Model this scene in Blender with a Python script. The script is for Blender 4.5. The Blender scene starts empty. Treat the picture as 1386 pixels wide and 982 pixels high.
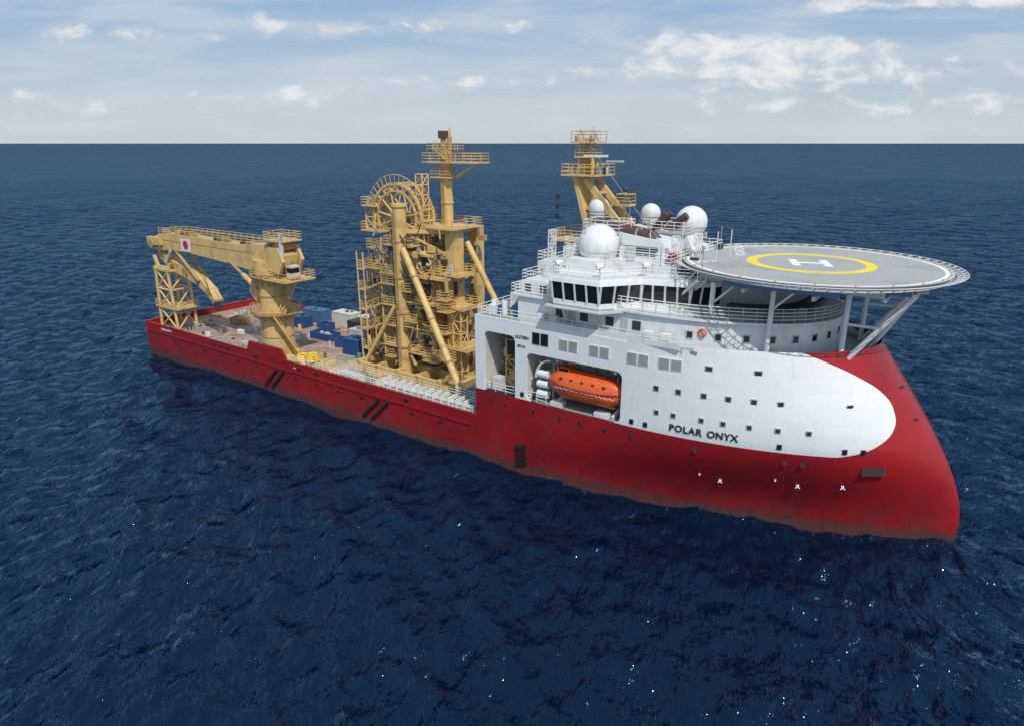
import bpy, math, random
import numpy as np
from mathutils import Vector, Matrix
R=random.Random(7)
scene=bpy.context.scene
scene.view_settings.view_transform='Standard'
scene.view_settings.look='None'
scene.view_settings.exposure=0
SHIP_LOC=(-60.06,131.87,0); SHIP_ROT=math.radians(-35.73)
F_PX=923.; PITCH=math.atan(297/F_PX)

# ---------------------------------------------------------------- materials
MATS={}
def new_mat(name):
    m=bpy.data.materials.new(name);m.use_nodes=True
    MATS[name]=m
    return m,m.node_tree,m.node_tree.nodes['Principled BSDF']
def N(nt,t,**k):
    n=nt.nodes.new(t)
    for a,b in k.items(): setattr(n,a,b)
    return n
def link(nt,a,b): nt.links.new(a,b)
def math_node(nt,op,a,b=None,c=None,clamp=False):
    n=nt.nodes.new('ShaderNodeMath');n.operation=op;n.use_clamp=clamp
    for i,v in enumerate((a,b,c)):
        if v is None: continue
        if isinstance(v,(int,float)): n.inputs[i].default_value=v
        else: nt.links.new(v,n.inputs[i])
    return n.outputs[0]
def vmath(nt,op,a,b=None,scale=None):
    n=nt.nodes.new('ShaderNodeVectorMath');n.operation=op
    for i,v in enumerate((a,b)):
        if v is None: continue
        if isinstance(v,tuple): n.inputs[i].default_value=v
        else: nt.links.new(v,n.inputs[i])
    if scale is not None: n.inputs['Scale'].default_value=scale
    return n.outputs[0]
def mixc(nt,fac,a,b,blend='MIX'):
    n=nt.nodes.new('ShaderNodeMix');n.data_type='RGBA';n.blend_type=blend
    for sock,v in ((n.inputs[0],fac),(n.inputs[6],a),(n.inputs[7],b)):
        if isinstance(v,(int,float)): sock.default_value=v
        elif isinstance(v,tuple): sock.default_value=(v[0],v[1],v[2],1)
        else: nt.links.new(v,sock)
    return n.outputs[2]
def noise(nt,vec,scale,detail=4,rough=.55,dist=0):
    n=nt.nodes.new('ShaderNodeTexNoise');n.inputs['Scale'].default_value=scale
    n.inputs['Detail'].default_value=detail;n.inputs['Roughness'].default_value=rough
    n.inputs['Distortion'].default_value=dist
    if vec is not None: nt.links.new(vec,n.inputs['Vector'])
    return n.outputs['Fac']
def ramp01(nt,val,lo,hi):
    n=nt.nodes.new('ShaderNodeMapRange');n.interpolation_type='SMOOTHSTEP'
    n.inputs['From Min'].default_value=lo;n.inputs['From Max'].default_value=hi
    nt.links.new(val,n.inputs['Value']);return n.outputs['Result']
def mapping(nt,vec,scale=(1,1,1),rot=0):
    n=nt.nodes.new('ShaderNodeMapping');n.inputs['Scale'].default_value=scale
    n.inputs['Rotation'].default_value=(0,0,rot)
    nt.links.new(vec,n.inputs['Vector']);return n.outputs[0]
def paint(name,col,rough=.45,dirt=None,amt=.35,scale=.6,streak=True,metal=0,fine=.12):
    m,nt,b=new_mat(name)
    tc=N(nt,'ShaderNodeTexCoord').outputs['Object']
    if dirt is None: dirt=tuple(c*.55 for c in col)
    f=ramp01(nt,noise(nt,tc,scale,3,.65),.48,.75)
    c=mixc(nt,math_node(nt,'MULTIPLY',f,amt),col,dirt)
    if streak:
        s=ramp01(nt,noise(nt,mapping(nt,tc,(1.6,1.6,.12)),1.3,3,.7),.52,.8)
        c=mixc(nt,math_node(nt,'MULTIPLY',s,amt),c,dirt)
    ff=noise(nt,tc,3.0,1,.6)
    c=mixc(nt,math_node(nt,'MULTIPLY',ff,fine),c,tuple(x*.4 for x in col))
    link(nt,c,b.inputs['Base Color'])
    b.inputs['Roughness'].default_value=rough;b.inputs['Metallic'].default_value=metal
    return m
paint('white',(.74,.75,.75),.4,(.42,.38,.32),.38)
paint('cream',(.62,.6,.54),.5,(.35,.3,.24),.4)
paint('yellow',(.66,.45,.17),.5,(.24,.13,.06),.6,.5)
paint('yellow2',(.43,.28,.12),.55,(.15,.09,.045),.7,.8)
paint('yellowbright',(.78,.52,.03),.5,(.4,.25,.04),.3)
paint('grey',(.3,.31,.31),.55)
paint('lightgrey',(.5,.51,.51),.5)
paint('dark',(.045,.045,.05),.6)
paint('exhaust',(.075,.045,.038),.6,(.16,.08,.05),.6)
paint('black',(.015,.015,.017),.5,streak=False)
paint('blue',(.018,.075,.22),.5,(.1,.08,.08),.4)
paint('bluelight',(.06,.16,.32),.5,(.12,.1,.1),.4)
paint('teal',(.1,.22,.2),.6)
paint('orange',(.72,.12,.022),.38,(.36,.09,.04),.3,.9)
paint('redp',(.32,.010,.012),.4,(.16,.02,.02),.5)
paint('redlogo',(.6,.01,.01),.5,streak=False)
paint('rail',(.74,.74,.7),.5,streak=False)
paint('railgrey',(.42,.43,.42),.5,streak=False)
paint('marking',(.85,.85,.83),.6,(.45,.45,.43),.3,streak=False)
paint('markyellow',(.85,.68,.02),.6,(.55,.45,.08),.35,streak=False)
paint('helideck_top',(.38,.38,.365),.75,(.24,.24,.23),.7,.25,streak=False)
paint('weather_deck_grey',(.3,.32,.3),.7,(.16,.14,.12),.6,.4,streak=False)
m,nt,b=new_mat('glass');b.inputs['Base Color'].default_value=(.012,.016,.02,1);b.inputs['Roughness'].default_value=.08
m,nt,b=new_mat('portglass');b.inputs['Base Color'].default_value=(.04,.05,.055,1);b.inputs['Roughness'].default_value=.15
m,nt,b=new_mat('mesh_screen');b.inputs['Base Color'].default_value=(.12,.13,.14,1);b.inputs['Alpha'].default_value=.55
m,nt,b=new_mat('workdeck')
tc=N(nt,'ShaderNodeTexCoord').outputs['Object']
sx=N(nt,'ShaderNodeSeparateXYZ');link(nt,tc,sx.inputs[0])
br=N(nt,'ShaderNodeTexBrick');br.inputs['Scale'].default_value=.22;br.inputs['Mortar Size'].default_value=.012
br.inputs['Color1'].default_value=(.40,.27,.20,1);br.inputs['Color2'].default_value=(.33,.23,.175,1);br.inputs['Mortar'].default_value=(.2,.13,.1,1)
link(nt,tc,br.inputs['Vector'])
c=mixc(nt,ramp01(nt,noise(nt,tc,.25,5,.7),.42,.62),br.outputs['Color'],(.24,.15,.12))
c=mixc(nt,ramp01(nt,noise(nt,tc,.7,5,.7),.55,.7),c,(.45,.38,.3))
c=mixc(nt,ramp01(nt,sx.outputs[0],36,50),c,mixc(nt,ramp01(nt,noise(nt,tc,.5,6,.7),.4,.65),(.42,.37,.28),(.25,.22,.17)))
link(nt,c,b.inputs['Base Color']);b.inputs['Roughness'].default_value=.8
# hull paint : red / white / boot-topping by height on the ship
m,nt,b=new_mat('hull')
tc=N(nt,'ShaderNodeTexCoord').outputs['Object']
sx=N(nt,'ShaderNodeSeparateXYZ');link(nt,tc,sx.inputs[0]);X,Y,Z=sx.outputs
zn=math_node(nt,'DIVIDE',math_node(nt,'SUBTRACT',Z,9.4),10.0,clamp=True)
fc=N(nt,'ShaderNodeFloatCurve');cv=fc.mapping.curves[0]
pts=[(9.4,116.6),(9.9,118.4),(10.8,119.8),(12,120.5),(13.5,120.2),(15,119.1),(16.5,117.1),(18,114.3),(19.4,111)]
pts=[((z-9.4)/10,(x-100)/25) for z,x in pts]
cv.points[0].location=pts[0];cv.points[1].location=pts[-1]
for p in pts[1:-1]: cv.points.new(*p)
fc.mapping.update();link(nt,zn,fc.inputs['Value'])
xb_=math_node(nt,'MULTIPLY_ADD',fc.outputs[0],25,100)
isw=math_node(nt,'MULTIPLY',math_node(nt,'GREATER_THAN',Z,9.4),math_node(nt,'LESS_THAN',X,xb_))
isw=math_node(nt,'MULTIPLY',isw,math_node(nt,'GREATER_THAN',X,77.0))
streakn=noise(nt,mapping(nt,tc,(1.3,1.3,.07)),1.0,5,.72)
big=noise(nt,tc,.12,4,.6)
red=mixc(nt,ramp01(nt,big,.35,.7),(.36,.010,.013),(.24,.010,.013))
red=mixc(nt,math_node(nt,'MULTIPLY',ramp01(nt,streakn,.50,.74),.6),red,(.13,.026,.024))
low=ramp01(nt,Z,5.0,.8)
red=mixc(nt,math_node(nt,'MULTIPLY',math_node(nt,'MULTIPLY',low,ramp01(nt,noise(nt,mapping(nt,tc,(.7,.7,.2)),1,6,.75),.36,.7)),.7),red,(.14,.045,.04))
wh=mixc(nt,math_node(nt,'MULTIPLY',ramp01(nt,streakn,.53,.82),.42),(.75,.76,.76),(.46,.38,.3))
wv=N(nt,'ShaderNodeTexBrick');wv.inputs['Scale'].default_value=.18;wv.inputs['Mortar Size'].default_value=.005
wv.inputs['Color1'].default_value=(1,1,1,1);wv.inputs['Color2'].default_value=(.95,.95,.95,1);wv.inputs['Mortar'].default_value=(.82,.82,.82,1)
cb=N(nt,'ShaderNodeCombineXYZ');link(nt,X,cb.inputs[0]);link(nt,Z,cb.inputs[1]);link(nt,cb.outputs[0],wv.inputs['Vector'])
c=mixc(nt,isw,red,wh)
c=mixc(nt,.6,c,wv.outputs['Color'],'MULTIPLY')
wl=math_node(nt,'MULTIPLY_ADD',noise(nt,tc,1.6,4,.7),.2,.95)
band=math_node(nt,'LESS_THAN',Z,wl)
bandc=mixc(nt,ramp01(nt,noise(nt,mapping(nt,tc,(1,1,.3)),1.2,6,.75),.35,.7),(.13,.045,.04),(.055,.04,.04))
c=mixc(nt,math_node(nt,'MULTIPLY',band,.9),c,bandc)
link(nt,c,b.inputs['Base Color']);b.inputs['Roughness'].default_value=.33
bp=N(nt,'ShaderNodeBump');bp.inputs['Strength'].default_value=.15;bp.inputs['Distance'].default_value=.25
link(nt,noise(nt,tc,.45,2,.5),bp.inputs['Height']);link(nt,bp.outputs[0],b.inputs['Normal'])

# ---------------------------------------------------------------- mesh builder
def empty(name):
    e=bpy.data.objects.new(name,None);bpy.context.collection.objects.link(e)
    e.location=SHIP_LOC;e.rotation_euler=(0,0,SHIP_ROT);e.empty_display_size=2
    return e
class P:
    def __init__(s,name,parent):
        s.name=name;s.parent=parent;s.v=[];s.f=[];s.m=[];s.sm=[];s.slots=[]
    def mi(s,mat):
        if mat not in s.slots: s.slots.append(mat)
        return s.slots.index(mat)
    def add(s,vs,fs,mat,smooth=False):
        o=len(s.v);s.v.extend([tuple(v) for v in vs]);k=s.mi(mat)
        for f in fs:
            s.f.append([i+o for i in f]);s.m.append(k);s.sm.append(smooth)
    def box(s,x0,x1,y0,y1,z0,z1,mat):
        vs=[(x,y,z) for z in(z0,z1) for y in(y0,y1) for x in(x0,x1)]
        s.add(vs,[(0,2,3,1),(4,5,7,6),(0,1,5,4),(2,6,7,3),(0,4,6,2),(1,3,7,5)],mat)
    def obox(s,c,ang,w,d,h,mat,tilt=0):
        M=Matrix.Rotation(ang,3,'Z')@Matrix.Rotation(tilt,3,'X')
        vs=[Vector(c)+M@Vector((x*w/2,y*d/2,z*h/2)) for z in(-1,1) for y in(-1,1) for x in(-1,1)]
        s.add(vs,[(0,2,3,1),(4,5,7,6),(0,1,5,4),(2,6,7,3),(0,4,6,2),(1,3,7,5)],mat)
    def cyl(s,a,b,r,mat,n=8,r2=None,caps=True):
        a=Vector(a);b=Vector(b);r2=r if r2 is None else r2
        d=(b-a).normalized();u=d.orthogonal().normalized();w=d.cross(u)
        vs=[]
        for c,rr in((a,r),(b,r2)):
            for i in range(n):
                t=2*math.pi*(i+.5)/n;vs.append(c+u*math.cos(t)*rr+w*math.sin(t)*rr)
        s.add(vs,[(i,(i+1)%n,n+(i+1)%n,n+i) for i in range(n)],mat,n>6)
        if caps: s.add(vs,[tuple(range(n))[::-1],tuple(range(n,2*n))],mat)
    def beam(s,a,b,w,h,mat):
        a=Vector(a);b=Vector(b);d=(b-a).normalized()
        up=Vector((0,0,1)) if abs(d.z)<.95 else Vector((0,1,0))
        u=d.cross(up).normalized();v=u.cross(d)
        vs=[c+u*i*w/2+v*j*h/2 for c in(a,b) for j in(-1,1) for i in(-1,1)]
        s.add(vs,[(0,1,3,2),(4,6,7,5),(0,4,5,1),(2,3,7,6),(0,2,6,4),(1,5,7,3)],mat)
    def prism(s,pts,z0,z1,mat,pts2=None,smooth=False,cap=True):
        n=len(pts);pts2=pts2 or pts
        vs=[(x,y,z0) for x,y in pts]+[(x,y,z1) for x,y in pts2]
        s.add(vs,[(i,(i+1)%n,n+(i+1)%n,n+i) for i in range(n)],mat,smooth)
        if cap: s.add(vs,[tuple(range(n))[::-1],tuple(range(n,2*n))],mat)
    def xzprism(s,pts,y0,y1,mat):
        n=len(pts);vs=[(x,y0,z) for x,z in pts]+[(x,y1,z) for x,z in pts]
        s.add(vs,[(i,(i+1)%n,n+(i+1)%n,n+i) for i in range(n)]+[tuple(range(n))[::-1],tuple(range(n,2*n))],mat)
    def sphere(s,c,r,mat,nu=28,nv=16,sc=(1,1,1)):
        vs=[];
        for j in range(nv+1):
            ph=math.pi*j/nv
            for i in range(nu):
                t=2*math.pi*i/nu
                vs.append((c[0]+r*sc[0]*math.sin(ph)*math.cos(t),c[1]+r*sc[1]*math.sin(ph)*math.sin(t),c[2]+r*sc[2]*math.cos(ph)))
        fs=[(j*nu+i,(j+1)*nu+i,(j+1)*nu+(i+1)%nu,j*nu+(i+1)%nu) for j in range(nv) for i in range(nu)]
        s.add(vs,fs,mat,True)
    def ring(s,c,r0,r1,z,mat,n=72,h=None):
        vs=[(c[0]+r*math.cos(2*math.pi*i/n),c[1]+r*math.sin(2*math.pi*i/n),z) for r in(r0,r1) for i in range(n)]
        s.add(vs,[(i,(i+1)%n,n+(i+1)%n,n+i) for i in range(n)],mat)
    def torus(s,c,R0,r,mat,axis='Z',n=28,k=8):
        vs=[]
        for i in range(n):
            t=2*math.pi*i/n
            for j in range(k):
                p=2*math.pi*j/k;rr=R0+r*math.cos(p);q=(rr*math.cos(t),rr*math.sin(t),r*math.sin(p))
                if axis=='Y': q=(q[0],q[2],q[1])
                if axis=='X': q=(q[2],q[0],q[1])
                vs.append((c[0]+q[0],c[1]+q[1],c[2]+q[2]))
        s.add(vs,[(i*k+j,((i+1)%n)*k+j,((i+1)%n)*k+(j+1)%k,i*k+(j+1)%k) for i in range(n) for j in range(k)],mat,True)
    def cable(s,a,b,sag,r,mat,n=10):
        a=Vector(a);b=Vector(b);pr=a
        for i in range(1,n+1):
            t=i/n;q=a+(b-a)*t-Vector((0,0,sag*4*t*(1-t)));s.cyl(pr,q,r,mat,5,caps=False);pr=q
    def rail(s,pts,mat='rail',h=1.1,sp=1.6,r=.04,closed=False,rows=3):
        pts=[Vector(p) for p in pts]
        if closed: pts.append(pts[0])
        for a,b in zip(pts[:-1],pts[1:]):
            L=(b-a).length
            if L<.05: continue
            for k in range(rows):
                z=Vector((0,0,h*(k+1)/rows));s.cyl(a+z,b+z,r,mat,4,caps=False)
            n=max(1,int(round(L/sp)))
            for i in range(n+1):
                q=a+(b-a)*i/n;s.cyl(q,q+Vector((0,0,h)),r,mat,4,caps=False)
    def rectrail(s,x0,x1,y0,y1,z,mat='rail',h=1.1):
        s.rail([(x0,y0,z),(x1,y0,z),(x1,y1,z),(x0,y1,z)],mat,h,closed=True)
    def platform(s,x0,x1,y0,y1,z,mat,th=.2,railmat=None):
        s.box(x0,x1,y0,y1,z-th,z,mat);s.rectrail(x0+.05,x1-.05,y0+.05,y1-.05,z,railmat or mat)
    def truss(s,a,b,w,mat,r=.12,seg=6,w2=None):
        a=Vector(a);b=Vector(b);w2=w2 or w;d=(b-a).normalized();
        u=Vector((1,0,0)) if abs(d.x)<.8 else Vector((0,0,1));u=(u-d*u.dot(d)).normalized();v=d.cross(u)
        def cor(t):
            c=a+(b-a)*t;ww=(w+(w2-w)*t)/2
            return [c+u*ww*i+v*ww*j for i,j in((-1,-1),(1,-1),(1,1),(-1,1))]
        A=cor(0);B=cor(1)
        for i in range(4): s.cyl(A[i],B[i],r,mat,6,caps=False)
        for k in range(seg):
            c0=cor(k/seg);c1=cor((k+1)/seg)
            for i in range(4):
                j=(i+1)%4
                s.cyl(c1[i],c1[j],r*.65,mat,4,caps=False)
                s.cyl(c0[i] if k%2 else c0[j],c1[j] if k%2 else c1[i],r*.65,mat,4,caps=False)
    def stairs(s,a,b,w,mat):
        a=Vector(a);b=Vector(b);d=b-a;dh=Vector((d.x,d.y,0)).normalized();p=Vector((-dh.y,dh.x,0))*w/2
        for sg in(-1,1):
            s.beam(a+p*sg,b+p*sg,.08,.25,mat)
            s.cyl(a+p*sg+Vector((0,0,1)),b+p*sg+Vector((0,0,1)),.045,mat,4,caps=False)
            for t in(0,.33,.66,1):
                q=a+d*t+p*sg;s.cyl(q,q+Vector((0,0,1)),.04,mat,4,caps=False)
        n=max(2,int(d.length/.35))
        for i in range(n):
            q=a+d*(i+.5)/n;s.obox(q,math.atan2(dh.y,dh.x),.25,w,.05,mat)
    def ladder(s,x,y,z0,z1,mat='railgrey',axis='x'):
        dx,dy=(.25,0) if axis=='x' else (0,.25)
        for sg in(-1,1): s.cyl((x+dx*sg,y+dy*sg,z0),(x+dx*sg,y+dy*sg,z1),.04,mat,4,caps=False)
        for i in range(int((z1-z0)/.4)): s.cyl((x-dx,y-dy,z0+.4*i),(x+dx,y+dy,z0+.4*i),.03,mat,4,caps=False)
    def done(s):
        me=bpy.data.meshes.new(s.name);me.from_pydata(s.v,[],s.f)
        for k in s.slots: me.materials.append(MATS[k])
        me.polygons.foreach_set('material_index',s.m);me.polygons.foreach_set('use_smooth',s.sm);me.update()
        o=bpy.data.objects.new(s.name,me);bpy.context.collection.objects.link(o)
        if s.parent: o.parent=s.parent
        return o
def text(body,loc,rot,size,mat,parent,name='lettering',ext=.01,align='CENTER',off=0,ay='CENTER'):
    cu=bpy.data.curves.new(name,'FONT');cu.body=body;cu.size=size;cu.align_x=align;cu.align_y=ay;cu.extrude=ext;cu.offset=off
    cu.materials.append(MATS[mat]);o=bpy.data.objects.new(name,cu);bpy.context.collection.objects.link(o)
    o.location=loc;o.rotation_euler=rot;o.parent=parent
    return o

# ---------------------------------------------------------------- hull
ship=empty('offshore_construction_ship')
_t=np.array([(-4,125.0),(0,126.7),(1.7,127.0),(4.4,126.7),(7.2,125.6),(9.8,123.9),(13.8,121.5),(18.5,118)])
_pf=np.polyfit(_t[:,0],_t[:,1],3)
def xb(z): return float(np.polyval(_pf,z))
def sm(t): t=min(1,max(0,t));return t*t*(3-2*t)
def hb(x,z):
    x0=75+22*sm(z/10);e=1.0-.47*sm(z/13)
    t=(x-x0)/(xb(z)-x0)
    if t<=0: y=12.5
    elif t>=1: y=0
    else: y=12.5*(1-t**2)**e
    return y
def tang(x,z):
    d=.3;dy=-(hb(x+d,z)-hb(x-d,z));return math.atan2(dy,2*d)
zs=[-4,-2,0,1,2,3,4,5,5.9,7,8,9.4,10.5,12,13.5,15,16.5,17.4,18.3,18.8]
XS=[0,10,20,30,40,50,60,70,77.7,80,82,84,86,88,90,92,94,95.5,97]
NB=44
def colx(j,z):
    if j<len(XS): return XS[j]
    t=(j-len(XS)+1)/NB
    return 97+(xb(z)-97)*math.sin(t*math.pi/2)
NC=len(XS)+NB
H=P('hull',ship)
for side in(-1,1):
    vs=[];fs=[]
    for z in zs:
        for j in range(NC):
            x=colx(j,z);y=hb(x,z) if j<NC-1 else 0
            vs.append((x,side*y,z))
    for k in range(len(zs)-1):
        for j in range(NC-1):
            xm=XS[j] if j<len(XS) else 100
            if zs[k]>=5.9 and xm<77.7: continue
            if zs[k]>=9.4 and xm<97 and side<0: continue
            if zs[k]>=18.3 and j<len(XS)+8: continue
            fs.append((k*NC+j,k*NC+j+1,(k+1)*NC+j+1,(k+1)*NC+j))
    H.add(vs,fs,'hull',True)
H.add([(0,-12.5,-4),(0,12.5,-4),(0,12.5,5.9),(0,-12.5,5.9)],[(0,1,2,3)],'hull')
hullo=H.done()
S=P('ship_side_wall',ship)
for x0,x1,z0,z1 in((77.7,79,9.4,18.3),(79,83.4,16.6,18.3),(83.4,84.9,9.4,18.3),(84.9,96.7,15,18.3),(96.7,97,9.4,18.3)):
    S.box(x0,x1,-12.5,-12.2,z0,z1,'hull')
S.box(77.7,78,-12.2,12.5,4.8,18.3,'white')
for (x,z,sx_,sz_) in((79,16.6,1,-1),(83.4,16.6,-1,-1),(84.9,15,1,-1),(96.7,15,-1,-1),(84.9,9.4,1,1),(96.7,9.4,-1,1)):
    S.xzprism([(x,z),(x+.7*sx_,z),(x+.3*sx_,z+.15*sz_),(x+.12*sx_,z+.35*sz_),(x,z+.7*sz_)],-12.48,-12.25,'hull')
S.done()
B=P('bulwark',ship)
for sd in(-1,1):
    y0,y1=(-12.46,-12.2) if sd<0 else (12.2,12.46)
    B.box(.05,31.5,y0,y1,4.5,5.93,'redp');B.box(41,77.7,y0,y1,4.5,5.93,'redp')
    for i in range(28):
        B.box(.9+i*1.1,1.0+i*1.1,y0-(.35 if sd>0 else -.26),y1-(.26 if sd>0 else -.35),4.8,5.7,'redp')
    y0,y1=(-12.5,-12.1) if sd<0 else (12.1,12.5)
    B.xzprism([(31.2,5.91),(32,7.5),(40,7.5),(41.2,5.91)],y0,y1,'redp')
    B.rail([(41.3,sd*12.3,5.93),(77,sd*12.3,5.93)],'rail',.9)
    B.rail([(32,sd*12.3,7.5),(40,sd*12.3,7.5)],'railgrey',.9)
B.box(.02,.3,-12.2,12.2,4.5,5.93,'redp')
B.box(-.02,.4,-12.5,12.5,5.93,6.05,'redp')
B.box(-.12,77,-12.62,-12.503,4.35,4.6,'redp')
for i in range(14): B.box(9+i*4.8,9.7+i*4.8,-12.54,-12.504,3.4,3.7,'black')
B.done()
D=P('working_deck',ship)
D.box(.1,77.7,-12.3,12.3,4.5,4.8,'workdeck');D.done()
def outline(z,x0,inset=0,n=26):
    pts=[]
    xe=xb(z)-inset
    for i in range(n+1):
        x=x0+(xe-x0)*math.sin(i/n*math.pi/2)
        pts.append((x,-max(0,hb(x+inset*.6 if x>97 else x,z)-inset)))
    return pts+[(x,-y) for x,y in pts[::-1][1:]]
D=P('forward_deck',ship)
D.prism([(78,-12.2),(104,-11.9),(104,11.9),(78,12.2)],18.0,18.28,'weather_deck_grey')
D.prism(outline(17.4,104,.1),17.2,17.4,'weather_deck_grey')
D.done()

W=P('hull_windows',ship)
def hwin(x,z,w,h,frame='lightgrey',glass='portglass',pr=.05,fr=.14):
    y=-hb(x,z);a=tang(x,z)
    slope=math.atan2(-(hb(x,z+.3)-hb(x,z-.3)),.6)
    nrm=Vector((math.sin(a),-math.cos(a),0))
    c=Vector((x,y,z))+nrm*.02
    W.obox(c,a,w+fr,.09,h+fr,frame,slope);W.obox(c+nrm*pr,a,w,.04,h,glass,slope)
for x in(90.3,94.0,98.3,101.6):
    hwin(x-.6,16.7,.95,1.05,'white','grey');hwin(x+.6,16.7,.95,1.05,'white','grey')
hwin(86.2,16.8,.8,1.2,'dark','glass');hwin(87.3,16.8,.8,1.2,'dark','glass')
for x in(105.2,109.4): hwin(x,16.8,.6,.42)
for x in(100.4,102.6,105,107.2,109.4,111.6,116.9): hwin(x,14.1,.45,.46)
for x in(100.6,102.3,105,107.0,109.3,111.7,114.2): hwin(x,11.6,.4,.4)
for x in(84.4,86,98,99.5,112,117.2,118.6): hwin(x,10.0,.3,.38,'dark','glass')
for x in(80,82,86,89.5,92,95,98,104.5,112.5,114): hwin(x,8.3,.2,.3,'dark','glass')
for x in(22,24,26,33.5,44,48,66,): hwin(x,5.2,.8,.35,'dark','black')
for x,z in((120.2,15.2),(121.9,12.5)): hwin(x,z,.35,.45,'dark','glass')
hwin(119.6,8.1,2.0,.85,'redp','black',.06)
W.done()
Fd=P('rubber_fender',ship)
for x0,n in((35.4,2),(57.6,2)):
    for i in range(n):
        a=Vector((x0+i*1.7,-12.6,1.0));b=a+Vector((3.4,0,3.2));Fd.beam(a,b,.3,.4,'black')
for i in range(4):
    xx=84.2;z=1.2+i*.75
    Fd.beam((xx-.6,-hb(xx-.6,z)-.1,z-.15),(xx+.7,-hb(xx+.7,z)-.1,z+.25),.3,.32,'black')
Fd.done()
adv={'P':.62,'O':.78,'L':.56,'A':.68,'R':.66,' ':.42,'N':.76,'Y':.64,'X':.64}
cur=101.9
for i,ch in enumerate('POLAR ONYX'):
    w_=adv[ch];x=cur+w_/2;cur+=w_
    if ch==' ': continue
    z=10.0;a=tang(x,z+.3);sl=math.atan2(-(hb(x,z+.6)-hb(x,z)),.6)
    n=Vector((math.sin(a),-math.cos(a),0))
    text(ch,Vector((x,-hb(x,z),z))+n*.05,(math.pi/2+sl,0,a),.95,'black',ship,'name_letter',.02,off=.028,ay='BOTTOM_BASELINE')
text('ULSTEIN',(84.3,-12.53,16.6),(math.pi/2,0,0),.5,'black',ship,'builder_lettering',off=.01)
text('SX121',(84.3,-12.53,15.6),(math.pi/2,0,0),.42,'black',ship,'design_lettering',off=.01)
text('POLAR ONYX',(7,-12.53,5.2),(math.pi/2,0,0),.55,'marking',ship,'stern_lettering')
for x,z in((106.7,4.8),(113.6,5.5),(117.3,5.9)):
    y=-hb(x,z);a=tang(x,z);sl=math.atan2(-(hb(x,z+.3)-hb(x,z-.3)),.6)
    n=Vector((math.sin(a),-math.cos(a),0))
    text('x',Vector((x,y,z))+n*.04,(math.pi/2+sl,0,a),1.0,'marking',ship,'thruster_mark',.02)
    if x<115: text('v',Vector((x-1.9,-hb(x-1.9,z+.4),z+.4))+n*.04,(math.pi/2+sl,0,a),.6,'marking',ship,'thruster_mark',.02)

# recesses
I=P('side_recess',ship)
I.box(84.9,96.7,-12.2,-8.0,9.1,9.4,'weather_deck_grey')
I.box(84.9,96.7,-8.2,-8.0,9.4,15,'cream')
I.box(84.7,84.9,-12.2,-8,9.4,15.2,'cream');I.box(96.7,96.9,-12.2,-8,9.4,15.2,'cream')
I.box(84.9,96.7,-12.2,-8.0,15,15.2,'lightgrey')
for x in(86,89,92.5,95): I.box(x,x+.8,-8.25,-8.2,9.45,11.5,'grey')
for z in(12.2,12.6,13.8): I.cyl((85,-8.35,z),(96.7,-8.35,z),.09,'grey',6)
for x in(87,91,94): I.box(x,x+.5,-8.5,-8.2,12.6,14.2,'lightgrey')
for x in np.arange(85.4,96.7,1.1): I.box(x,x+.12,-12.2,-8.2,14.7,15,'grey')
I.box(79,83.4,-12.2,-5,9.1,9.4,'dark')
I.box(79,83.4,-5.2,-5,9.4,16.6,'grey');I.box(78.8,79,-12.2,-5,9.4,16.6,'cream');I.box(83.4,83.6,-12.2,-5,9.4,16.6,'cream')
I.box(79,83.4,-12.2,-5,16.6,16.8,'grey')
for z in(10.5,12,13.4,15): I.cyl((79.1,-9,z),(79.1,-5.5,z),.15,'yellow',6)
I.truss((81.3,-9.5,9.4),(81.3,-9.5,16.5),1.5,'yellow',.14,6)
I.cyl((81.3,-9.5,13.6),(81.3,-9.5,15.4),1.0,'black',14);I.cyl((81.3,-9.5,9.6),(81.3,-9.5,11.6),.8,'yellow2',14)
I.torus((81.3,-9.5,15.5),1.2,.15,'yellow2');I.sphere((82.6,-11,10.0),.5,'teal')
for i in range(16):
    I.box(*(lambda a,b_,c_,w:(a,a+w,b_,b_+w,c_,c_+w*1.3))(R.uniform(79.2,82.4),R.uniform(-10.5,-6),R.uniform(9.4,15),R.uniform(.3,.9)),R.choice(['dark','yellow','grey','yellow2','cream']))
I.box(79.4,80.6,-11.5,-10.3,9.4,10.8,'cream')
I.rail([(79,-12.3,9.4),(83.4,-12.3,9.4)],'rail')
I.rail([(85,-12.3,9.4),(87.5,-12.3,9.4)],'rail')
for i in range(3): I.cyl((86.0+.0,-11.6,10.3+i*1.15),(87.4,-11.6,10.3+i*1.15),.45,'white',12)
for x in(85.8,87.6): I.cyl((x,-11,9.4),(x,-11,14),.09,'lightgrey',6)
pr=None
for i in range(9):
    a=math.pi/2*i/8;p=Vector((88.0-1.9*math.sin(a)-.2,-12.0,12.2+2.2*math.cos(a)))
    if pr is not None: I.cyl(pr,p,.12,'white',6)
    pr=p
for x in(88.6,95.6):
    I.beam((x,-9,9.5),(x,-9,14.6),.35,.35,'white');I.beam((x,-9,14.6),(x,-11.9,14.6),.3,.35,'white')
    I.cyl((x,-11.5,14.5),(x,-11.5,13.2),.06,'dark',5);I.beam((x,-12,9.6),(x,-9,10.4),.3,.4,'white')
I.box(88.0,89.4,-12.3,-11.2,9.4,9.9,'white');I.box(93.5,95,-12.3,-11.2,9.4,9.9,'white')
I.done()
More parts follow.
